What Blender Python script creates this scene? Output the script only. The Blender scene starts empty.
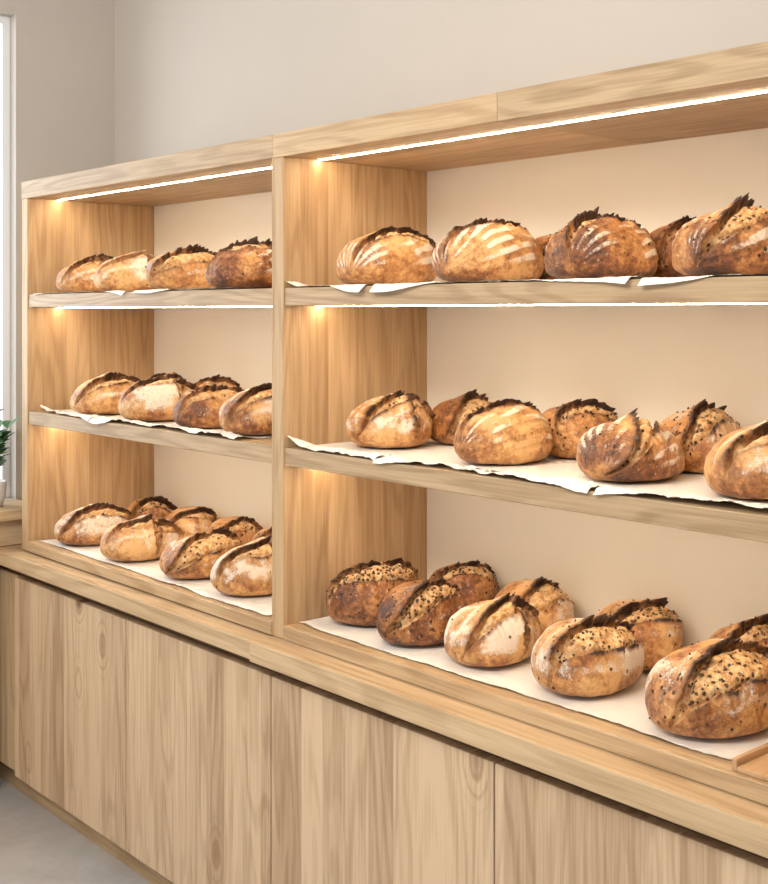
import bpy, math, random
import numpy as np
from mathutils import Vector

scene = bpy.context.scene
COL = scene.collection

# ------------------------------------------------------------------ helpers
def link(o, parent=None):
    COL.objects.link(o)
    if parent is not None:
        o.parent = parent
    return o

def empty(name):
    e = bpy.data.objects.new(name, None)
    e.empty_display_size = 0.1
    return link(e)

def box(name, x0, x1, y0, y1, z0, z1, mat, parent=None, bevel=0.002):
    cx, cy, cz = (x0+x1)/2, (y0+y1)/2, (z0+z1)/2
    hx, hy, hz = (x1-x0)/2, (y1-y0)/2, (z1-z0)/2
    v = [(sx*hx, sy*hy, sz*hz) for sx in (-1, 1) for sy in (-1, 1) for sz in (-1, 1)]
    f = [(0,1,3,2),(4,6,7,5),(0,4,5,1),(2,3,7,6),(0,2,6,4),(1,5,7,3)]
    me = bpy.data.meshes.new(name)
    me.from_pydata(v, [], f)
    me.materials.append(mat)
    o = bpy.data.objects.new(name, me)
    o.location = (cx, cy, cz)
    link(o, parent)
    if bevel:
        m = o.modifiers.new('bevel', 'BEVEL'); m.width = bevel; m.segments = 2
    return o

class NT:
    def __init__(self, name):
        self.mat = bpy.data.materials.new(name)
        self.mat.use_nodes = True
        self.nt = self.mat.node_tree
        self.nt.nodes.clear()
    def n(self, typ, **kw):
        nd = self.nt.nodes.new(typ)
        for k, v in kw.items():
            setattr(nd, k, v)
        return nd
    def l(self, a, b):
        self.nt.links.new(a, b)
    def m(self, op, a, b=None, c=None, clamp=False):
        nd = self.n('ShaderNodeMath', operation=op, use_clamp=clamp)
        for i, v in enumerate((a, b, c)):
            if v is None: continue
            if isinstance(v, (int, float)): nd.inputs[i].default_value = v
            else: self.l(v, nd.inputs[i])
        return nd.outputs[0]
    def comb(self, x, y, z):
        nd = self.n('ShaderNodeCombineXYZ')
        for i, v in enumerate((x, y, z)):
            if isinstance(v, (int, float)): nd.inputs[i].default_value = v
            else: self.l(v, nd.inputs[i])
        return nd.outputs[0]
    def noise(self, vec, scale, detail=3, rough=0.55, dist=0.0):
        nd = self.n('ShaderNodeTexNoise')
        nd.inputs['Scale'].default_value = scale
        nd.inputs['Detail'].default_value = detail
        nd.inputs['Roughness'].default_value = rough
        nd.inputs['Distortion'].default_value = dist
        if vec is not None: self.l(vec, nd.inputs['Vector'])
        return nd.outputs[0]
    def mix(self, fac, a, b, blend='MIX'):
        nd = self.n('ShaderNodeMix', data_type='RGBA', blend_type=blend)
        if isinstance(fac, (int, float)): nd.inputs[0].default_value = fac
        else: self.l(fac, nd.inputs[0])
        for idx, v in ((6, a), (7, b)):
            if isinstance(v, tuple): nd.inputs[idx].default_value = (*v, 1)
            else: self.l(v, nd.inputs[idx])
        return nd.outputs[2]
    def rng(self, v, a, b, c=0.0, d=1.0):
        nd = self.n('ShaderNodeMapRange', interpolation_type='SMOOTHSTEP')
        self.l(v, nd.inputs[0])
        for i, x in enumerate((a, b, c, d)): nd.inputs[i+1].default_value = x
        return nd.outputs[0]
    def out(self, color, rough=0.5, spec=0.4, bump=None, bstr=0.2, bdist=0.002):
        p = self.n('ShaderNodeBsdfPrincipled')
        if isinstance(color, tuple): p.inputs['Base Color'].default_value = (*color, 1)
        else: self.l(color, p.inputs['Base Color'])
        if isinstance(rough, (int, float)): p.inputs['Roughness'].default_value = rough
        else: self.l(rough, p.inputs['Roughness'])
        p.inputs['Specular IOR Level'].default_value = spec
        if bump is not None:
            b = self.n('ShaderNodeBump')
            b.inputs['Strength'].default_value = bstr
            b.inputs['Distance'].default_value = bdist
            self.l(bump, b.inputs['Height']); self.l(b.outputs[0], p.inputs['Normal'])
        o = self.n('ShaderNodeOutputMaterial')
        self.l(p.outputs[0], o.inputs[0])
        return self.mat

def wood(name, grain, stave, sw=0.085, light=(0.65,0.47,0.28), dark=(0.36,0.225,0.112), seg=60.0, knots=False, var=1.0, off=0.37, freq=62.0, bias=0.0, low=0.75):
    t = NT(name)
    g = t.n('ShaderNodeNewGeometry')
    s = t.n('ShaderNodeSeparateXYZ'); t.l(g.outputs['Position'], s.inputs[0])
    ax = {'X':0,'Y':1,'Z':2}
    other = [a for a in 'XYZ' if a not in (grain, stave)][0]
    L, A, B = s.outputs[ax[grain]], s.outputs[ax[stave]], s.outputs[ax[other]]
    L = t.m('ADD', L, 20.0)
    idx = t.m('FLOOR', t.m('ADD', t.m('DIVIDE', A, sw), off))
    wn = t.n('ShaderNodeTexWhiteNoise', noise_dimensions='1D'); t.l(idx, wn.inputs['W'])
    r1 = wn.outputs['Value']
    sidx = t.m('FLOOR', t.m('ADD', t.m('DIVIDE', L, seg), t.m('MULTIPLY', r1, 0.0 if seg > 10 else 7.3)))
    wn2 = t.n('ShaderNodeTexWhiteNoise', noise_dimensions='2D'); t.l(t.comb(idx, sidx, 0.0), wn2.inputs['Vector'])
    r2 = wn2.outputs['Value']
    offv = t.m('MULTIPLY', r2, 31.0)
    v1 = t.comb(t.m('ADD', t.m('MULTIPLY', A, 7.0), offv), t.m('MULTIPLY', B, 7.0), t.m('MULTIPLY', L, low))
    lown = t.noise(v1, 1.0, 2, 0.5, 0.3)
    ring = t.m('SINE', t.m('MULTIPLY', lown, freq))
    ring = t.rng(ring, -0.4, 1.0)
    v2 = t.comb(t.m('ADD', t.m('MULTIPLY', A, 190.0), offv), t.m('MULTIPLY', B, 190.0), t.m('MULTIPLY', L, 5.0))
    fine = t.noise(v2, 1.0, 4, 0.6)
    v3 = t.comb(t.m('ADD', t.m('MULTIPLY', A, 34.0), offv), t.m('MULTIPLY', B, 34.0), t.m('MULTIPLY', L, 1.4))
    mid = t.noise(v3, 1.0, 3, 0.6)
    f = t.m('ADD', t.m('MULTIPLY', ring, 0.27), t.m('MULTIPLY', t.rng(fine, 0.34, 0.68), 0.32))
    f = t.m('ADD', f, t.m('MULTIPLY', t.rng(mid, 0.33, 0.67), 0.22))
    f = t.m('ADD', f, t.m('MULTIPLY', t.m('SUBTRACT', r2, 0.54 - bias), 0.60*var), clamp=True)
    c = t.mix(f, light, dark)
    fr = t.m('FRACT', t.m('ADD', t.m('DIVIDE', A, sw), off))
    seam = t.rng(t.m('ABSOLUTE', t.m('SUBTRACT', fr, 0.5)), 0.485, 0.5)
    c = t.mix(t.m('MULTIPLY', seam, 0.25), c, (0.25,0.14,0.07))
    if knots:
        vo = t.n('ShaderNodeTexVoronoi'); vo.inputs['Scale'].default_value = 1.0
        t.l(t.comb(t.m('MULTIPLY', A, 5.2), t.m('MULTIPLY', L, 2.6), 0.3), vo.inputs['Vector'])
        d = vo.outputs['Distance']
        dd = t.m('ADD', d, t.m('MULTIPLY', t.m('SUBTRACT', fine, 0.5), 0.05))
        sp = t.n('ShaderNodeSeparateColor'); t.l(vo.outputs['Color'], sp.inputs[0])
        on = t.m('GREATER_THAN', sp.outputs[0], 0.42)
        k = t.m('MULTIPLY', t.rng(dd, 0.09, 0.17, 1.0, 0.0), on)
        halo = t.rng(t.m('SINE', t.m('MULTIPLY', dd, 90.0)), 0.0, 1.0)
        halo = t.m('MULTIPLY', t.m('MULTIPLY', halo, t.rng(dd, 0.12, 0.36, 1.0, 0.0)), on)
        c = t.mix(t.m('MULTIPLY', halo, 0.5), c, (0.30,0.16,0.08))
        c = t.mix(t.m('MULTIPLY', k, 0.8), c, (0.15,0.07,0.03))
    return t.out(c, 0.5, 0.3, fine, 0.2, 0.001)

# ------------------------------------------------------------------ materials
OAK_H   = wood('oak_horizontal_grain', 'X', 'Y', 0.12, off=0.5, var=0.7)
OAK_H2  = wood('oak_header_board', 'X', 'Y', 1.2, off=0.5, light=(0.60,0.435,0.265), dark=(0.31,0.20,0.105), freq=90)
OAK_V   = wood('oak_side_panel', 'Z', 'Y', 0.088, light=(0.64,0.445,0.25), dark=(0.35,0.21,0.10), var=0.8)
OAK_POST= wood('oak_post', 'Z', 'X', 0.3, off=0.5)
OAK_DOOR= wood('oak_door_staves', 'Z', 'X', 0.083, light=(0.68,0.50,0.325), dark=(0.38,0.245,0.14), knots=True, var=1.2, low=0.9)
OAK_SILL= wood('oak_sill', 'Y', 'X', 0.3, off=0.5)
OAK_SHADE  = wood('oak_painted_gap_shade', 'X', 'Y', 0.11, light=(0.30,0.19,0.11), dark=(0.18,0.10,0.05))  # same oak, colour darkened to paint the shade in the door gaps

def plaster(name, col, amt=0.05):
    t = NT(name)
    g = t.n('ShaderNodeNewGeometry')
    nz = t.noise(g.outputs['Position'], 1.4, 4, 0.6)
    fn = t.noise(g.outputs['Position'], 60, 3, 0.6)
    c = t.mix(t.rng(nz, 0.3, 0.7), tuple(x*(1-amt) for x in col), tuple(min(1, x*(1+amt)) for x in col))
    return t.out(c, 0.85, 0.2, fn, 0.08, 0.001)
WALL = plaster('greige_plaster', (0.60,0.54,0.475), 0.02)
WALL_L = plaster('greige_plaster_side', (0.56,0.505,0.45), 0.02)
BACKP = plaster('cream_back_panel', (0.85,0.785,0.67), 0.02)
CEIL = plaster('ceiling_white', (0.8,0.78,0.75))
WHITE = plaster('white_paint', (0.85,0.86,0.88), 0.01)

t = NT('polished_concrete')
g = t.n('ShaderNodeNewGeometry')
a = t.noise(g.outputs['Position'], 2.2, 6, 0.65, 0.4); b = t.noise(g.outputs['Position'], 30, 4, 0.6)
c = t.mix(t.rng(a, 0.3, 0.7), (0.44,0.42,0.40), (0.58,0.56,0.54))
c = t.mix(t.m('MULTIPLY', t.rng(b, 0.4, 0.75), 0.25), c, (0.65,0.63,0.61))
CONC = t.out(c, 0.45, 0.4, b, 0.05, 0.001)

t = NT('parchment_paper')
g = t.n('ShaderNodeNewGeometry')
a = t.noise(g.outputs['Position'], 25, 3, 0.6)
c = t.mix(a, (0.86,0.81,0.73), (0.92,0.88,0.81))
PAPER = t.out(c, 0.6, 0.25, a, 0.35, 0.006)

def emis(name, col, st):
    m = bpy.data.materials.new(name); m.use_nodes = True
    nt = m.node_tree; nt.nodes.clear()
    e = nt.nodes.new('ShaderNodeEmission'); e.inputs[0].default_value = (*col, 1); e.inputs[1].default_value = st
    o = nt.nodes.new('ShaderNodeOutputMaterial'); nt.links.new(e.outputs[0], o.inputs[0])
    return m
LED = emis('warm_led', (1.0, 0.79, 0.54), 100.0)

# bread crust
t = NT('sourdough_crust')
at = t.n('ShaderNodeAttribute', attribute_name='crust')
sp = t.n('ShaderNodeSeparateColor'); t.l(at.outputs['Color'], sp.inputs[0])
CH, FL, CR, TONE = sp.outputs[0], sp.outputs[1], sp.outputs[2], at.outputs['Alpha']
a2 = t.n('ShaderNodeAttribute', attribute_name='seeds'); SD = a2.outputs['Fac']
tc = t.n('ShaderNodeTexCoord'); P = tc.outputs['Object']
oi = t.n('ShaderNodeObjectInfo')
va = t.n('ShaderNodeVectorMath', operation='ADD'); t.l(P, va.inputs[0])
t.l(t.comb(t.m('MULTIPLY', oi.outputs['Random'], 9.0), 0.0, 0.0), va.inputs[1]); P = va.outputs[0]
n1 = t.noise(P, 13, 4, 0.6, 0.4); n2 = t.noise(P, 75, 5, 0.7); n3 = t.noise(P, 260, 3, 0.6)
f = t.m('ADD', t.m('MULTIPLY', t.rng(n1, 0.38, 0.62), 0.45), t.m('MULTIPLY', t.m('SUBTRACT', n2, 0.5), 1.6))
f = t.m('ADD', f, t.m('SUBTRACT', t.m('MULTIPLY', TONE, 0.95), 0.15), clamp=True)
cr_ = t.n('ShaderNodeValToRGB'); t.l(f, cr_.inputs[0])
e = cr_.color_ramp.elements
e[0].position = 0.0; e[0].color = (0.76,0.44,0.175,1)
e[1].position = 1.0; e[1].color = (0.070,0.024,0.010,1)
m_ = e.new(0.33); m_.color = (0.53,0.235,0.072,1)
m_ = e.new(0.66); m_.color = (0.25,0.085,0.026,1)
c = cr_.outputs[0]
cc = t.mix(t.rng(n2, 0.38, 0.62), (0.88,0.62,0.32), (0.58,0.28,0.09))
cc = t.mix(t.m('MULTIPLY', TONE, 0.5), cc, (0.36,0.15,0.048))
c = t.mix(CR, c, cc)
flm = t.rng(t.m('ADD', t.m('MULTIPLY', FL, 0.95), t.m('ADD', t.m('MULTIPLY', t.m('SUBTRACT', n2, 0.5), 1.5), t.m('MULTIPLY', t.m('SUBTRACT', n3, 0.5), 0.8))), 0.36, 0.84)
c = t.mix(t.m('MULTIPLY', flm, 0.88), c, (0.90,0.79,0.64))
vo = t.n('ShaderNodeTexVoronoi'); vo.inputs['Scale'].default_value = 95; t.l(P, vo.inputs['Vector'])
s2 = t.n('ShaderNodeSeparateColor'); t.l(vo.outputs['Color'], s2.inputs[0])
seed = t.m('MULTIPLY', t.rng(vo.outputs['Distance'], 0.30, 0.45, 1.0, 0.0), t.m('GREATER_THAN', s2.outputs[0], t.m('SUBTRACT', 1.0, SD)))
c = t.mix(t.m('MULTIPLY', seed, 0.92), c, (0.05,0.019,0.010))
blis = t.m('MULTIPLY', t.rng(vo.outputs['Distance'], 0.1, 0.32, 1.0, 0.0), t.m('GREATER_THAN', s2.outputs[1], 0.80))
c = t.mix(t.m('MULTIPLY', blis, 0.4), c, (0.86,0.62,0.36))
halo = t.rng(CH, 0.08, 0.55)
c = t.mix(t.m('MULTIPLY', halo, 0.75), c, (0.25,0.085,0.026))
chm = t.rng(t.m('ADD', CH, t.m('MULTIPLY', t.m('SUBTRACT', n2, 0.5), 1.0)), 0.46, 0.80)
c = t.mix(t.m('MULTIPLY', chm, 0.94), c, (0.038,0.016,0.010))
bh = t.m('ADD', t.m('ADD', t.m('MULTIPLY', n2, 0.9), t.m('MULTIPLY', n3, 0.4)), t.m('MULTIPLY', seed, 0.9))
rgh = t.m('ADD', 0.38, t.m('MULTIPLY', flm, 0.35))
BREAD = t.out(c, rgh, 0.5, bh, 0.9, 0.005)

# ------------------------------------------------------------------ room
XL = -1.79
YB = 0.52
WT = 0.10
box('floor', XL-WT, 5.0, -5.0, YB+0.2, -0.1, 0.0, CONC, bevel=0)
box('ceiling', XL-WT, 5.0, -5.0, YB+0.2, 3.2, 3.3, CEIL, bevel=0)
box('wall_back', XL-WT, 5.0, YB, YB+0.2, 0.0, 3.2, WALL, bevel=0)
WY0, WY1, WZ0, WZ1 = -1.6, 0.115, 1.0, 2.79
wl = empty('wall_left')
box('pier_back', XL-WT, XL, WY1, YB, 0, 3.2, WALL_L, wl, 0)
box('pier_front', XL-WT, XL, -5.0, WY0, 0, 3.2, WALL_L, wl, 0)
box('below_window', XL-WT, XL, WY0, WY1, 0, WZ0, WALL_L, wl, 0)
box('above_window', XL-WT, XL, WY0, WY1, WZ1, 3.2, WALL_L, wl, 0)
win = empty('window_1')
fx0, fx1 = XL-0.09, XL-0.05
box('frame_back', fx0, fx1, WY1-0.03, WY1, WZ0, WZ1, WHITE, win)
box('frame_front', fx0, fx1, WY0, WY0+0.03, WZ0, WZ1, WHITE, win)
box('frame_top', fx0, fx1, WY0+0.03, WY1-0.03, WZ1-0.03, WZ1, WHITE, win)
box('frame_bottom', fx0, fx1, WY0+0.03, WY1-0.03, WZ0, WZ0+0.03, WHITE, win)
box('mullion', fx0, fx1, -0.78, -0.74, WZ0+0.03, WZ1-0.03, WHITE, win)
led = empty('window_ledge')
box('ledge_top', XL+0.001, XL+0.24, -1.7, WY1, 0.965, 1.0, OAK_SILL, led)
box('ledge_front', XL+0.001, XL+0.20, -1.7, -0.075, 0.0, 0.965, OAK_SILL, led)
box('ledge_riser', XL+0.001, XL+0.20, -0.065, WY1-0.005, 0.872, 0.965, OAK_SILL, led)

# ------------------------------------------------------------------ storage cabinet
cab = empty('storage_cabinet')
DX = [-1.478, -0.715, 0.010, 0.772, 1.53]
box('carcass', XL+0.003, 1.52, 0.003, 0.51, 0.10, 0.80, OAK_SHADE, cab)
box('plinth', XL+0.003, 1.52, 0.04, 0.46, 0.0, 0.10, OAK_H, cab)
for i in range(4):
    box('door_panel_%d' % (i+1), DX[i]+0.0025, DX[i+1]-0.0025, -0.03, 0.0, 0.105, 0.785, OAK_DOOR, cab)
box('filler_panel', XL+0.003, DX[0]-0.002, -0.012, 0.0, 0.105, 0.785, OAK_POST, cab)
box('top_rail', XL+0.003, 1.52, -0.01, 0.51, 0.80, 0.822, OAK_SHADE, cab)
box('worktop_a', XL+0.002, -0.026, -0.062, 0.51, 0.822, 0.870, OAK_H, cab, 0.003)
box('worktop_b', -0.023, 1.54, -0.072, 0.51, 0.822, 0.873, OAK_H, cab, 0.003)

# ------------------------------------------------------------------ shelf units
def unit(x0, x1, tl, tr, split=None):
    u = empty('bread_display_shelf')
    Zt, Zh = 2.137, 2.078
    yb = 0.492
    box('side_panel_a', x0, x0+tl, 0.0, yb+0.018, 0.874, Zh, OAK_V, u)
    box('side_panel_b', x1-tr, x1, 0.0, yb+0.018, 0.874, Zh, OAK_V, u, 0.001)
    if split is None:
        box('header', x0, x1, -0.002, yb+0.018, Zh, Zt, OAK_H2, u)
    else:
        box('header_a', x0, split-0.0005, -0.002, yb+0.018, Zh, Zt, OAK_H, u, 0.001)
        box('header_b', split+0.0005, x1, -0.002, yb+0.018, Zh, Zt, OAK_H2, u, 0.001)
    a, b = x0+tl, x1-tr
    box('base_board', a, b, -0.002, yb, 0.874, 0.908, OAK_H, u)
    box('middle_board', a, b, 0.004, yb, 1.307, 1.351, OAK_H2, u)
    box('upper_board', a, b, 0.004, yb, 1.706, 1.750, OAK_H2, u)
    box('back_panel', a, b, yb, yb+0.018, 0.874, Zh, BACKP, u, 0)
    for i, z in enumerate((Zh, 1.706, 1.307)):
        box('led_strip_%d' % (i+1), a+0.004, b-0.004, 0.108, 0.1130, z-0.0020, z-0.0003, LED, u, 0)
    return a, b
unit(-1.487, -0.0205, 0.045, 0.006)
unit(-0.020, 1.512, 0.042, 0.045, 0.754)

# ------------------------------------------------------------------ numpy noise
def hsh(ix, iy, iz, s):
    v = np.sin(ix*127.1 + iy*311.7 + iz*74.7 + s*53.3)*43758.5453
    return v - np.floor(v)
def vnoise(x, y, z, s=0):
    ix, iy, iz = np.floor(x), np.floor(y), np.floor(z)
    fx, fy, fz = x-ix, y-iy, z-iz
    fx, fy, fz = [q*q*(3-2*q) for q in (fx, fy, fz)]
    r = 0
    for a in (0, 1):
        for b in (0, 1):
            for c in (0, 1):
                w = (fx if a else 1-fx)*(fy if b else 1-fy)*(fz if c else 1-fz)
                r = r + w*hsh(ix+a, iy+b, iz+c, s)
    return r*2-1
def sstep(x, a, b):
    q = np.clip((x-a)/(b-a), 0, 1); return q*q*(3-2*q)

OCT_V = np.array([(1,0,0),(-1,0,0),(0,1,0),(0,-1,0),(0,0,1),(0,0,-1)], float)
OCT_F = np.array([(0,2,4),(2,1,4),(1,3,4),(3,0,4),(2,0,5),(1,2,5),(3,1,5),(0,3,5)])

# psi: angle (deg) of the main slash around the loaf's long axis (0 = crest, + = towards local +x)
# tw: twist of the slash along the loaf (deg at the ends); ow: half opening (m); flap: raised floury flap beside the slash
def loaf(X, Y, Z, L=0.25, W=0.19, H=0.12, rot=0, tone=0.35, flour=0.6, ear=0.014, psi=30, tw=20, ow=0.026, tcn=-0.05, tlen=0.98,
         stripes=0.0, smode=0, char=1.0, cross=0, flap=0.0, seeds=0.0, seed=1, hi=True):
    psi = psi + 9; ow = ow*1.15; ear = ear*1.12
    H = H*0.975
    NTh, NPh = (360, 180) if hi else (220, 120)
    th = np.linspace(0, 2*np.pi, NTh, endpoint=False)
    ph = np.linspace(np.pi/2, -np.pi/2, NPh)[1:-1]
    PH, TH = np.meshgrid(ph, th, indexing='ij')
    PH = np.concatenate([[np.pi/2], PH.ravel(), [-np.pi/2]])
    TH = np.concatenate([[0], TH.ravel(), [0]])
    sp, cp = np.sin(PH), np.clip(np.cos(PH), 0, 1)
    up = sp > 0
    r = np.where(up, cp**0.86, cp**0.42)
    zc = 0.36*H
    z = np.where(up, zc + (H-zc)*np.abs(sp)**0.95, zc - zc*np.abs(sp)**0.8)
    x = W/2*r*np.cos(TH); y = L/2*r*np.sin(TH)
    yn = y/(L/2)
    PSI = np.arctan2(x/(W/2), np.maximum((z-0.15*H), 1e-4)/(0.85*H))
    rad = np.sqrt(np.clip(1-yn**2, 0, 1))
    x = x*(1 + 0.10*np.sin(seed*1.7)*yn) + 0.006*np.sin(seed)*np.cos(yn*2)
    z = z*(1 - 0.08*yn*np.cos(seed*2.1))
    nx, ny, nz = x/(W/2)**2, y/(L/2)**2, (z-zc)/(H-zc)**2
    nl = np.sqrt(nx*nx+ny*ny+nz*nz)+1e-9; nx, ny, nz = nx/nl, ny/nl, nz/nl
    upm = sstep(z/H, 0.10, 0.34)
    o = seed*3.17
    low = vnoise(x*14+o, y*14, z*14, seed)
    med = vnoise(x*45+o, y*45, z*45, seed+3)
    fine = vnoise(x*150+o, y*150, z*150, seed+5)
    disp = 0.0055*low*sstep(z, 0, 0.02) + 0.0018*med
    tx = nz/np.sqrt(nx*nx+nz*nz+1e-9); tz = -nx/np.sqrt(nx*nx+nz*nz+1e-9)
    dx = np.zeros_like(x); dy = np.zeros_like(x); dz = np.zeros_like(x)
    charm = np.zeros_like(x); crumb = np.zeros_like(x); rim = np.zeros_like(x); sd = np.zeros_like(x)
    R0 = 0.5*(W/2+H*0.85)
    cuts = [(0, math.radians(psi), math.radians(tw), ow, ear, tlen)]
    if cross: cuts.append((1, math.radians(cross), 0, ow*0.7, ear*0.8, 0.9))
    for ci, p0, twr, o_w, eh, tl in cuts:
        if ci == 0:
            s = (PSI - p0 - twr*yn - 0.25*(yn**2)*(1 if seed % 2 else -1))*R0*np.maximum(rad, 0.25)
            tq = (yn - tcn)/tl
            ux, uy, uz = tx, 0*tx, tz
            cs = yn*(L/2)
        else:
            s = (yn - 0.05)*(L/2) + (PSI-p0)*0.02
            tq = (PSI-p0)/0.95
            ux, uy, uz = 0*tx, 1+0*tx, 0*tx
            cs = PSI*R0
        s = s + 0.004*vnoise(cs*35+o, cs*0, cs*0+ci, seed+9)
        wt = np.clip(1-tq**2, 0, 1)
        wtri = np.clip(1-np.abs(tq+0.1*math.sin(seed*5)), 0, 1)
        ww = o_w*((1-flap*0.8)*wt**0.75 + flap*0.8*wtri)
        on = sstep(wt, 0, 0.15)*upm
        ins = sstep(s, -ww, -ww+0.003)*(1-sstep(s, ww-0.003, ww))*on
        jag = 0.9+0.45*vnoise(cs*60+o, cs*0+ci, s*20, seed+11) + 0.40*vnoise(cs*170+o, cs*0, s*60, seed+12)
        jag2 = 0.7+0.6*vnoise(cs*65+o+7, cs*0+ci, s*20, seed+13) + 0.4*vnoise(cs*180, cs*0, s*60, seed+14)
        jag2 = np.clip(jag2, 0, 2)
        da = s+ww; db = s-ww
        w6 = ((1-flap*0.8)*wt**0.6 + flap*0.8*wtri**0.8)*on
        sg = 0.013 + 0.024*flap
        ra = np.where(da < 0, np.exp(-(np.abs(da)/sg)**1.5), np.exp(-(da/0.0030)**2))*w6
        rb = np.where(db > 0, np.exp(-(np.abs(db)/0.012)**1.5), np.exp(-(db/0.0030)**2))*w6
        if flap: jag = 1 + (jag-0.9)*0.5
        disp = disp + eh*ra*jag + eh*0.6*rb*jag2
        disp = disp - 0.020*np.exp(-((da-0.010)/0.008)**2)*ins - 0.012*np.exp(-((db+0.008)/0.007)**2)*ins + ins*(0.0028*fine+0.0045*med + 0.005)
        k = 0.95*eh*ra*jag - 0.5*eh*rb
        dx += k*ux; dy += k*uy; dz += k*uz
        crumb = np.maximum(crumb, ins)
        cw = 0.0070 if not flap else 0.0050
        ca_ = np.where(da < 0, np.exp(-(da/cw)**2), np.exp(-(da/0.0055)**2))*wt**0.4*on
        cb_ = np.exp(-(db/0.0055)**2)*wt**0.4*on
        charm = np.maximum(charm, char*np.clip(ca_*np.clip(jag, 0.7, 1.3), 0, 1))
        charm = np.maximum(charm, char*np.clip(cb_*0.9*np.clip(jag2, 0.1, 1.3), 0, 1))
        rim = np.maximum(rim, (np.exp(-((db-0.020)/0.011)**2) + np.exp(-((da+0.022)/0.012)**2))*on)
        if flap: rim = np.maximum(rim, 1.2*flap*np.exp(-((da+0.028)/0.022)**2)*(da < 0)*w6)
        sd = np.maximum(sd, np.maximum(ins, np.exp(-(da/0.02)**2)*w6*0.8))
    if smode == 0:
        st = 0.5+0.5*np.sin(PSI*15 + low*1.0 + yn*2.0)
    elif smode == 2:
        st = 0.5+0.5*np.sin(PSI*26 + low*1.5 + yn*5.0)
    else:
        rr = np.sqrt((x/(W/2))**2*0.9 + ((y+0.03)/(L/2))**2)
        st = 0.5+0.5*np.sin(rr*42 + low*2.0)
    flo = sstep(low*0.7+med*0.4, -0.35, 0.5)
    fl = flour*(0.12+0.88*flo)
    fl = np.maximum(fl, flour*rim*(0.7+0.35*flo))
    fl = fl*(1-stripes + stripes*sstep(st, 0.3, 0.75)*1.2)
    fl = fl*(1-crumb*0.85)*sstep(z/H, 0.14, 0.48)
    disp = disp - stripes*0.0020*(1-sstep(st, 0.15, 0.6))*upm*(1-crumb)
    nose = sstep(-yn, 0.40, 0.95)
    bot = 1-sstep(z/H, 0.0, 0.35)
    tonev = np.clip(tone + 0.42*nose*(0.25+tone) + 0.15*low + 0.10*bot, 0, 1)
    fl = fl*(1-0.8*nose*min(1, tone*1.7))
    x = x + nx*disp + dx; y = y + ny*disp + dy; z = z + nz*disp + dz
    z = np.maximum(z, 0); z[-1] = 0
    z -= z.min()
    n = len(x)
    co = np.empty((n, 3), np.float32); co[:, 0] = x; co[:, 1] = y; co[:, 2] = z
    R = NPh-2
    i = np.arange(R-1)[:, None]*NTh + 1; j = np.arange(NTh)[None, :]; j2 = (j+1) % NTh
    quads = np.stack([i+j, i+NTh+j, i+NTh+j2, i+j2], -1).reshape(-1, 4)
    jj = np.arange(NTh); jn = (jj+1) % NTh
    t1 = np.stack([np.zeros(NTh, int), jj+1, jn+1], -1)
    base = (R-1)*NTh+1
    t2 = np.stack([np.full(NTh, n-1), base+jn, base+jj], -1)
    tris = np.concatenate([t1, t2])
    cd = np.stack([np.clip(charm, 0, 1), np.clip(fl, 0, 1), np.clip(crumb, 0, 1), tonev], -1).astype(np.float32)
    sv = np.clip(sd*(0.06+seeds*1.0) + seeds*0.15*upm, 0, 1).astype(np.float32)
    ns = int(seeds*170)
    if ns:
        rg = np.random.RandomState(seed)
        wgt = (np.clip(sd, 0, 1)*1.0 + charm*1.2 + 0.05)*upm*np.clip(np.cos(PH), 0.02, 1)
        pick = rg.choice(n, ns, p=wgt/wgt.sum())
        sz = rg.uniform(0.0016, 0.0038, ns)
        rv = OCT_V[None]*(sz[:, None, None])*rg.uniform(0.7, 1.4, (ns, 6, 1))
        ctr = co[pick] + np.stack([nx[pick], ny[pick], nz[pick]], -1)*0.0008
        sco = (ctr[:, None, :] + rv).reshape(-1, 3).astype(np.float32)
        sf = (OCT_F[None] + n + (np.arange(ns)*6)[:, None, None]).reshape(-1, 3)
        co = np.concatenate([co, sco]); tris = np.concatenate([tris, sf])
        cd = np.concatenate([cd, np.tile(np.array([[1.0, 0, 0, 1.0]], np.float32), (ns*6, 1))])
        sv = np.concatenate([sv, np.zeros(ns*6, np.float32)])
    n = len(co)
    loops = np.concatenate([quads.ravel(), tris.ravel()]).astype(np.int32)
    ls = np.concatenate([np.arange(len(quads))*4, len(quads)*4+np.arange(len(tris))*3]).astype(np.int32)
    me = bpy.data.meshes.new('sourdough_loaf')
    me.vertices.add(n); me.vertices.foreach_set('co', co.ravel())
    me.loops.add(len(loops)); me.loops.foreach_set('vertex_index', loops)
    me.polygons.add(len(ls)); me.polygons.foreach_set('loop_start', ls)
    me.update(calc_edges=True)
    me.polygons.foreach_set('use_smooth', np.ones(len(ls), bool))
    at = me.attributes.new('crust', 'FLOAT_COLOR', 'POINT')
    at.data.foreach_set('color', cd.ravel())
    a2 = me.attributes.new('seeds', 'FLOAT', 'POINT')
    a2.data.foreach_set('value', sv)
    me.materials.append(BREAD)
    ob = bpy.data.objects.new('sourdough_loaf', me)
    ob.location = (X, Y, Z); ob.rotation_euler = (0, 0, math.radians(rot))
    link(ob)
    return ob

ZT, ZM, ZB = 1.7535, 1.3545, 0.9115
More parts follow.
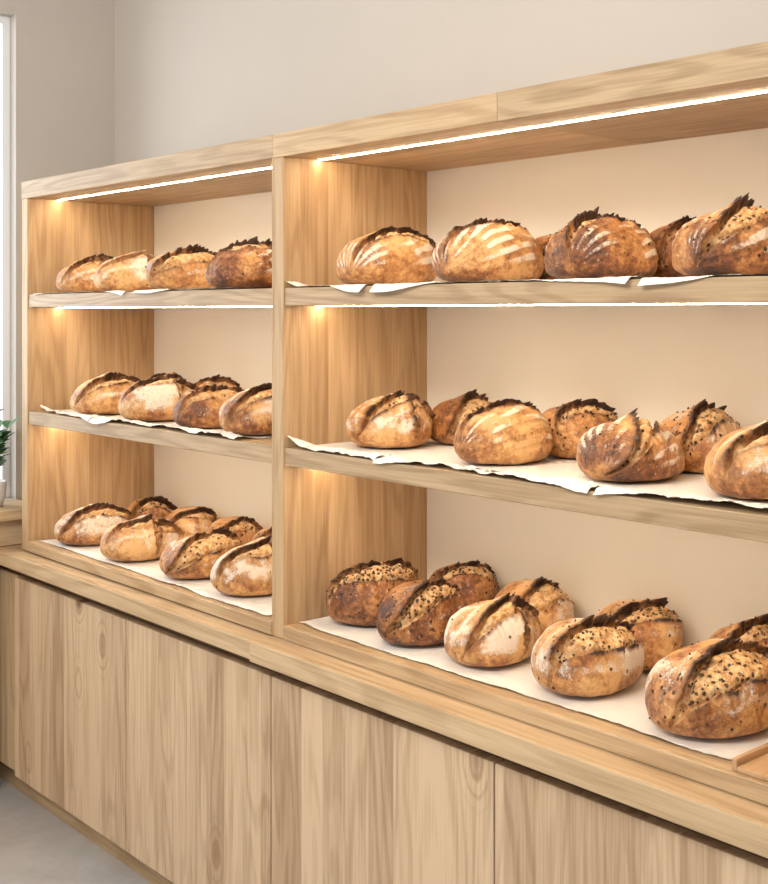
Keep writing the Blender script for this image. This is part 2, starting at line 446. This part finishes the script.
# right bay, top
loaf(0.190, 0.195, ZT, 0.31, 0.22, 0.140, 15, tone=0.08, flour=1.0, ear=0.015, psi=22, tw=30, ow=0.024, stripes=0.5, smode=2, char=1.0, flap=0.2, seed=1)
loaf(0.545, 0.195, ZT, 0.30, 0.215, 0.136, 5, tone=0.10, flour=1.0, ear=0.014, psi=5, tw=15, stripes=0.75, ow=0.020, char=1.0, smode=2, seed=2)
loaf(0.868, 0.20, ZT, 0.29, 0.215, 0.126, 10, tone=0.30, flour=0.85, ear=0.016, psi=0, tw=25, ow=0.028, stripes=0.8, smode=2, seeds=0.4, seed=3)
loaf(1.180, 0.20, ZT, 0.28, 0.22, 0.130, 0, tone=0.28, flour=0.85, ear=0.020, psi=15, tw=-25, ow=0.036, stripes=0.6, smode=2, seeds=0.25, seed=4)
loaf(0.570, 0.393, ZT, 0.18, 0.17, 0.118, 20, tone=0.4, flour=0.3, ear=0.014, seeds=0.3, seed=5)
loaf(0.925, 0.393, ZT, 0.18, 0.18, 0.130, 10, tone=0.3, flour=0.3, ear=0.018, seeds=0.6, seed=6)
loaf(1.270, 0.393, ZT, 0.17, 0.17, 0.120, 10, tone=0.4, flour=0.3, ear=0.016, seed=16)
# right bay, middle
loaf(0.182, 0.215, ZM, 0.23, 0.20, 0.128, 0, tone=0.08, flour=1.0, ear=0.017, psi=22, tw=15, ow=0.024, smode=1, stripes=0.3, char=1.0, cross=35, seed=7)
loaf(0.590, 0.19, ZM, 0.25, 0.18, 0.134, -5, tone=0.08, flour=1.0, ear=0.011, psi=8, tw=15, stripes=0.8, ow=0.016, char=1, smode=2, seed=8)
loaf(0.940, 0.19, ZM, 0.26, 0.21, 0.116, 15, tone=0.30, flour=0.95, ear=0.018, psi=5, tw=-30, ow=0.028, stripes=0.4, smode=2, seeds=0.15, seed=9)
loaf(1.250, 0.19, ZM, 0.25, 0.195, 0.130, -5, tone=0.12, flour=0.95, ear=0.018, psi=25, tw=15, cross=40, ow=0.026, seed=10)
loaf(0.265, 0.393, ZM, 0.18, 0.19, 0.118, 10, tone=0.30, flour=0.5, ear=0.019, psi=20, tw=0, ow=0.034, seeds=0.2, seed=11)
loaf(0.635, 0.393, ZM, 0.18, 0.21, 0.120, 20, tone=0.16, flour=0.4, ear=0.015, psi=30, tw=40, ow=0.034, seeds=0.5, seed=12)
loaf(0.960, 0.393, ZM, 0.18, 0.20, 0.126, 0, tone=0.12, flour=0.6, ear=0.019, psi=15, tw=0, ow=0.034, seeds=0.4, seed=13)
loaf(1.290, 0.393, ZM, 0.18, 0.17, 0.120, 0, tone=0.2, flour=0.6, ear=0.019, seed=23)
# right bay, bottom
loaf(0.138, 0.205, ZB, 0.26, 0.185, 0.144, -8, tone=0.40, flour=0.35, ear=0.015, psi=18, tw=15, ow=0.038, seeds=0.8, seed=14)
loaf(0.348, 0.17, ZB, 0.25, 0.175, 0.140, 0, tone=0.42, flour=0.55, ear=0.017, psi=22, tw=-15, ow=0.032, seeds=0.6, seed=15)
loaf(0.575, 0.18, ZB, 0.25, 0.185, 0.128, 5, tone=0.10, flour=1.0, ear=0.019, psi=20, tw=10, ow=0.028, cross=45, flap=0.2, seeds=0.1, seed=17)
loaf(0.845, 0.18, ZB, 0.26, 0.20, 0.140, 0, tone=0.20, flour=0.95, ear=0.020, psi=26, tw=5, ow=0.040, seeds=0.3, seed=18)
loaf(1.142, 0.175, ZB, 0.28, 0.225, 0.152, 0, tone=0.24, flour=0.85, ear=0.022, psi=22, tw=5, ow=0.046, seeds=0.45, seed=19)
loaf(0.245, 0.398, ZB, 0.17, 0.20, 0.134, 10, tone=0.40, flour=0.2, ear=0.014, psi=20, tw=30, ow=0.034, seeds=0.7, seed=20)
loaf(0.500, 0.393, ZB, 0.18, 0.20, 0.134, 0, tone=0.12, flour=0.7, ear=0.018, psi=22, tw=0, ow=0.036, seeds=0.1, seed=21)
loaf(0.805, 0.393, ZB, 0.18, 0.21, 0.136, 5, tone=0.14, flour=0.6, ear=0.018, psi=20, tw=20, ow=0.036, seeds=0.6, seed=22)
loaf(1.090, 0.403, ZB, 0.16, 0.21, 0.138, 0, tone=0.26, flour=0.4, ear=0.020, psi=15, tw=10, ow=0.034, seeds=0.5, seed=24)
# left bay, top
kw = dict(hi=False)
loaf(-1.265, 0.155, ZT, 0.26, 0.20, 0.112, 0, tone=0.14, flour=0.95, ear=0.021, psi=20, tw=10, char=0.8, flap=0.7, seed=25, **kw)
loaf(-1.000, 0.155, ZT, 0.26, 0.20, 0.108, 0, tone=0.0, flour=1.0, ear=0.021, psi=25, tw=20, char=0.5, flap=0.8, cross=40, seed=26, **kw)
loaf(-0.680, 0.165, ZT, 0.28, 0.21, 0.120, 0, tone=0.22, flour=0.85, ear=0.018, psi=25, tw=0, ow=0.036, char=0.95, seed=27, **kw)
loaf(-0.345, 0.165, ZT, 0.27, 0.21, 0.124, 0, tone=0.42, flour=0.8, ear=0.016, psi=15, tw=30, stripes=0.5, smode=2, seeds=0.2, seed=28, **kw)
# left bay, middle
loaf(-1.160, 0.165, ZM, 0.28, 0.21, 0.120, 0, tone=0.15, flour=0.9, ear=0.022, psi=22, tw=10, ow=0.03, char=0.95, flap=0.7, seed=29, **kw)
loaf(-0.830, 0.165, ZM, 0.29, 0.215, 0.122, 0, tone=0.12, flour=0.9, ear=0.022, psi=26, tw=20, ow=0.03, char=0.95, flap=0.7, cross=40, seed=30, **kw)
loaf(-0.535, 0.155, ZM, 0.24, 0.19, 0.112, 0, tone=0.36, flour=0.5, ear=0.015, psi=20, tw=20, ow=0.03, seed=31, **kw)
loaf(-0.280, 0.155, ZM, 0.26, 0.19, 0.128, 0, tone=0.24, flour=1.0, ear=0.019, psi=20, tw=-10, ow=0.03, flap=0.3, char=1, seed=32, **kw)
loaf(-1.200, 0.393, ZM, 0.18, 0.17, 0.120, 0, tone=0.3, flour=0.3, ear=0.018, seed=33, **kw)
loaf(-0.900, 0.393, ZM, 0.18, 0.17, 0.122, 0, tone=0.3, flour=0.3, ear=0.018, seed=34, **kw)
loaf(-0.560, 0.393, ZM, 0.18, 0.16, 0.110, 0, tone=0.3, flour=0.3, ear=0.016, seed=44, **kw)
# left bay, bottom
loaf(-1.270, 0.165, ZB, 0.28, 0.205, 0.120, 0, tone=0.16, flour=0.8, ear=0.020, psi=24, tw=10, ow=0.03, char=1, flap=0.5, seed=35, **kw)
loaf(-0.935, 0.155, ZB, 0.28, 0.205, 0.118, 0, tone=0.08, flour=0.95, ear=0.019, psi=25, tw=20, ow=0.03, cross=40, char=0.8, flap=0.6, seed=36, **kw)
loaf(-0.600, 0.160, ZB, 0.27, 0.205, 0.122, 0, tone=0.20, flour=0.85, ear=0.018, psi=24, tw=-10, ow=0.040, char=1, seeds=0.15, seed=37, **kw)
loaf(-0.320, 0.160, ZB, 0.27, 0.20, 0.132, 0, tone=0.12, flour=1.0, ear=0.020, psi=24, tw=10, ow=0.03, char=0.9, flap=0.5, cross=35, seed=38, **kw)
loaf(-1.300, 0.393, ZB, 0.18, 0.19, 0.126, 0, tone=0.25, flour=0.3, ear=0.019, seeds=0.3, seed=39, **kw)
loaf(-1.040, 0.393, ZB, 0.18, 0.20, 0.122, 0, tone=0.15, flour=0.7, ear=0.018, flap=0.6, seed=40, **kw)
loaf(-0.770, 0.393, ZB, 0.18, 0.20, 0.125, 0, tone=0.15, flour=0.5, ear=0.019, seeds=0.3, seed=41, **kw)
loaf(-0.520, 0.393, ZB, 0.18, 0.20, 0.125, 0, tone=0.2, flour=0.5, ear=0.018, seeds=0.3, seed=42, **kw)

# ------------------------------------------------------------------ parchment
def sheet(cx, w, rot, z, seed, xmin, xmax, front=0.0, lift=0.0, crinkle=1.0, d=0.44, yfront=0.002):
    nx, ny = 150, 110
    cy = front + d/2
    u = np.linspace(-0.5, 0.5, nx); v = np.linspace(-0.5, 0.5, ny)
    U, V = np.meshgrid(u, v, indexing='ij')
    a = math.radians(rot)
    py = V*d + (V < 0)*(-V*2)**6*0.010*vnoise(U*w*8+seed, U*0, U*0, seed+4)
    px = U*w
    x = cx + px*math.cos(a) - py*math.sin(a)
    y = cy + px*math.sin(a) + py*math.cos(a)
    y = np.minimum(y, 0.484)
    x = np.clip(x, xmin+0.004, xmax-0.004)
    wave = (0.5+0.5*vnoise(x*14+seed, y*14, x*0, seed))
    cr = np.abs(vnoise(x*34+seed, y*26, x*0, seed+2))
    cr2 = np.abs(vnoise(x*75+y*40+seed, y*60-x*30, x*0, seed+6))
    fr = 1-sstep(y, 0.03, 0.08)
    zz = z + 0.0004 + wave*0.0006 + fr*(wave*0.009 + cr*0.007 + cr2*0.004)*crinkle*sstep(y, -0.03, 0.02)
    edge = sstep(-U, 0.30, 0.5)
    zz = zz + edge*lift*fr
    over = np.clip(yfront - y, 0, 1)
    y2 = np.where(over > 0, yfront - 0.45*over - 0.003*np.minimum(over*60, 1) - (0.010*wave+0.007*cr+0.003*cr2)*np.minimum(over*30, 1), y)
    z2 = np.where(over > 0, zz - over*0.75, zz)
    co = np.stack([x.ravel(), y2.ravel(), z2.ravel()], -1)
    idx = np.arange(nx*ny).reshape(nx, ny)
    f = np.stack([idx[:-1, :-1], idx[1:, :-1], idx[1:, 1:], idx[:-1, 1:]], -1).reshape(-1, 4)
    me = bpy.data.meshes.new('parchment_sheet')
    me.from_pydata(co.tolist(), [], f.tolist())
    me.polygons.foreach_set('use_smooth', np.ones(len(f), bool))
    me.materials.append(PAPER)
    o = bpy.data.objects.new('parchment_sheet', me)
    link(o)
    return o
RX0, RX1 = 0.022, 1.467
LX0, LX1 = -1.442, -0.027
T0, M0 = 1.7503, 1.3513
sheet(0.20, 0.32, -6, T0, 1, RX0, RX1, front=-0.002, lift=0.014, crinkle=0.3)
sheet(0.53, 0.36, 5, T0+0.0006, 2, RX0, RX1, front=-0.003, crinkle=0.3)
sheet(0.90, 0.40, -4, T0+0.0012, 3, RX0, RX1, front=-0.003, crinkle=0.3)
sheet(1.28, 0.37, 4, T0, 4, RX0, RX1, front=-0.002, crinkle=0.3)
sheet(0.21, 0.36, -4, M0, 5, RX0, RX1, front=0.004, lift=0.016)
sheet(0.52, 0.34, 5, M0+0.0006, 6, RX0, RX1, front=0.004)
sheet(0.83, 0.36, -5, M0+0.0012, 7, RX0, RX1, front=0.006)
sheet(1.18, 0.38, 4, M0+0.0018, 8, RX0, RX1, front=0.006)
sheet(0.645, 1.24, 0, 0.9083, 9, RX0, RX1, front=0.035, crinkle=0.35)
sheet(-1.24, 0.34, 4, T0, 10, LX0, LX1, front=0.0, crinkle=0.3)
sheet(-0.94, 0.36, -4, T0+0.0006, 11, LX0, LX1, front=-0.002, crinkle=0.3)
sheet(-0.50, 0.46, 3, T0+0.0012, 12, LX0, LX1, front=0.0, crinkle=0.3)
sheet(-1.19, 0.42, -4, M0, 13, LX0, LX1, front=0.008, lift=0.010)
sheet(-0.82, 0.38, 4, M0+0.0006, 14, LX0, LX1, front=0.004)
sheet(-0.40, 0.44, -4, M0+0.0012, 15, LX0, LX1, front=0.004)
sheet(-0.74, 1.34, 0, 0.9083, 16, LX0, LX1, front=0.02, crinkle=0.35)

# small oak tray at the right end
OAKT = wood('oak_tray', 'Y', 'X', 0.3, light=(0.60,0.38,0.20), dark=(0.42,0.24,0.11), off=0.5)
tr = empty('serving_tray')
box('tray_base', 1.300, 1.45, 0.01, 0.25, 0.9085, 0.918, OAKT, tr)
box('tray_lip', 1.290, 1.300, 0.01, 0.25, 0.9085, 0.930, OAKT, tr)

# ------------------------------------------------------------------ potted plant on the ledge
t = NT('leaf_green'); tc = t.n('ShaderNodeTexCoord')
nz = t.noise(tc.outputs['Object'], 30, 3)
LEAF = t.out(t.mix(nz, (0.035,0.10,0.03), (0.10,0.21,0.07)), 0.45, 0.4)
POT = plaster('pot_ceramic', (0.75,0.73,0.70), 0.02)
pl = empty('potted_plant')
pl.location = (-1.68, -0.025, 1.0)
def lathe(name, prof, mat, parent, seg=40):
    v = []; f = []
    for r, z in prof:
        for k in range(seg):
            a = 2*math.pi*k/seg; v.append((r*math.cos(a), r*math.sin(a), z))
    for i in range(len(prof)-1):
        for k in range(seg):
            k2 = (k+1) % seg
            f.append((i*seg+k, i*seg+k2, (i+1)*seg+k2, (i+1)*seg+k))
    f.append(tuple(range(seg))[::-1]); f.append(tuple((len(prof)-1)*seg+k for k in range(seg)))
    me = bpy.data.meshes.new(name); me.from_pydata(v, [], f); me.materials.append(mat)
    for p in me.polygons: p.use_smooth = len(p.vertices) == 4
    return link(bpy.data.objects.new(name, me), parent)
lathe('pot', [(0.038,0.001),(0.048,0.03),(0.052,0.08),(0.052,0.09),(0.046,0.09),(0.044,0.075)], POT, pl)
random.seed(4)
lv, lf = [], []
def add_leaf(p, d, up, ln, w):
    side = d.cross(Vector((0, 0, 1))).normalized()
    b0 = len(lv); N = 8
    for i in range(N+1):
        q = i/N
        c_ = p + d*ln*q + Vector((0, 0, up*ln*q - 0.45*ln*q*q))
        wd = w*math.sin(math.pi*min(1, q*0.96+0.03))**0.8
        for sgn in (-1, 0, 1):
            lv.append(tuple(c_ + side*sgn*wd - Vector((0, 0, 0.25*wd*(1-abs(sgn))))))
    for i in range(N):
        for j in (0, 1):
            a0 = b0+i*3+j
            lf.append((a0, a0+1, a0+4, a0+3))
def add_stem(p0, p1):
    b0 = len(lv)
    for p in (p0, p1):
        for k in range(5):
            a = k*2*math.pi/5
            lv.append((p.x+0.0016*math.cos(a), p.y+0.0016*math.sin(a), p.z))
    for k in range(5):
        k2 = (k+1) % 5
        lf.append((b0+k, b0+k2, b0+5+k2, b0+5+k))
for s_ in range(10):
    az = s_*2*math.pi/10 + random.uniform(-0.3, 0.3)
    d = Vector((math.cos(az), math.sin(az), 0)); hgt = random.uniform(0.20, 0.33); lean = random.uniform(0.01, 0.05)
    prev = Vector((d.x*0.012, d.y*0.012, 0.07))
    for i in range(1, 8):
        q = i/7
        p = Vector((0, 0, 0.07)) + d*(0.012+lean*q*q) + Vector((0, 0, (hgt-0.07)*q))
        add_stem(prev, p); prev = p
        if i >= 3:
            la = az + (i % 2)*2.4 - 1.2 + random.uniform(-0.5, 0.5)
            add_leaf(p, Vector((math.cos(la), math.sin(la), 0)), 0.9, random.uniform(0.045, 0.062), random.uniform(0.015, 0.021))
    add_leaf(prev, d, 1.2, 0.055, 0.017)
me = bpy.data.meshes.new('leaves'); me.from_pydata(lv, [], lf); me.materials.append(LEAF)
for p in me.polygons: p.use_smooth = True
link(bpy.data.objects.new('leaves', me), pl)

# ------------------------------------------------------------------ lights
w = bpy.data.worlds.new('World'); scene.world = w; w.use_nodes = True
bg = w.node_tree.nodes['Background']
bg.inputs[0].default_value = (0.90, 0.95, 1.0, 1); bg.inputs[1].default_value = 0.90

def area(name, loc, target, sx, sy, power, col):
    l = bpy.data.lights.new(name, 'AREA'); l.shape = 'RECTANGLE'; l.size = sx; l.size_y = sy
    l.energy = power; l.color = col
    o = bpy.data.objects.new(name, l); o.location = loc
    o.rotation_euler = (Vector(target)-Vector(loc)).to_track_quat('-Z', 'Y').to_euler()
    link(o)
    return o
area('added_soft_fill', (1.0, -2.2, 3.12), (0.0, -0.1, 1.4), 2.2, 1.0, 110, (1.0, 0.95, 0.87))  # added soft fill from the camera side, not a known ceiling lamp
area('window_daylight', (-2.6, -0.9, 2.0), (0.5, -1.0, 1.0), 1.6, 1.8, 45, (0.85, 0.93, 1.0))

# ------------------------------------------------------------------ camera
cam = bpy.data.cameras.new('camera'); co = bpy.data.objects.new('camera', cam); link(co)
co.location = (2.438, -1.784, 1.69)
co.rotation_euler = (math.radians(90), 0, math.radians(48.76))
cam.sensor_fit = 'HORIZONTAL'; cam.sensor_width = 36; cam.lens = 56.25
cam.shift_y = -130/768
scene.camera = co
scene.view_settings.view_transform = 'Standard'
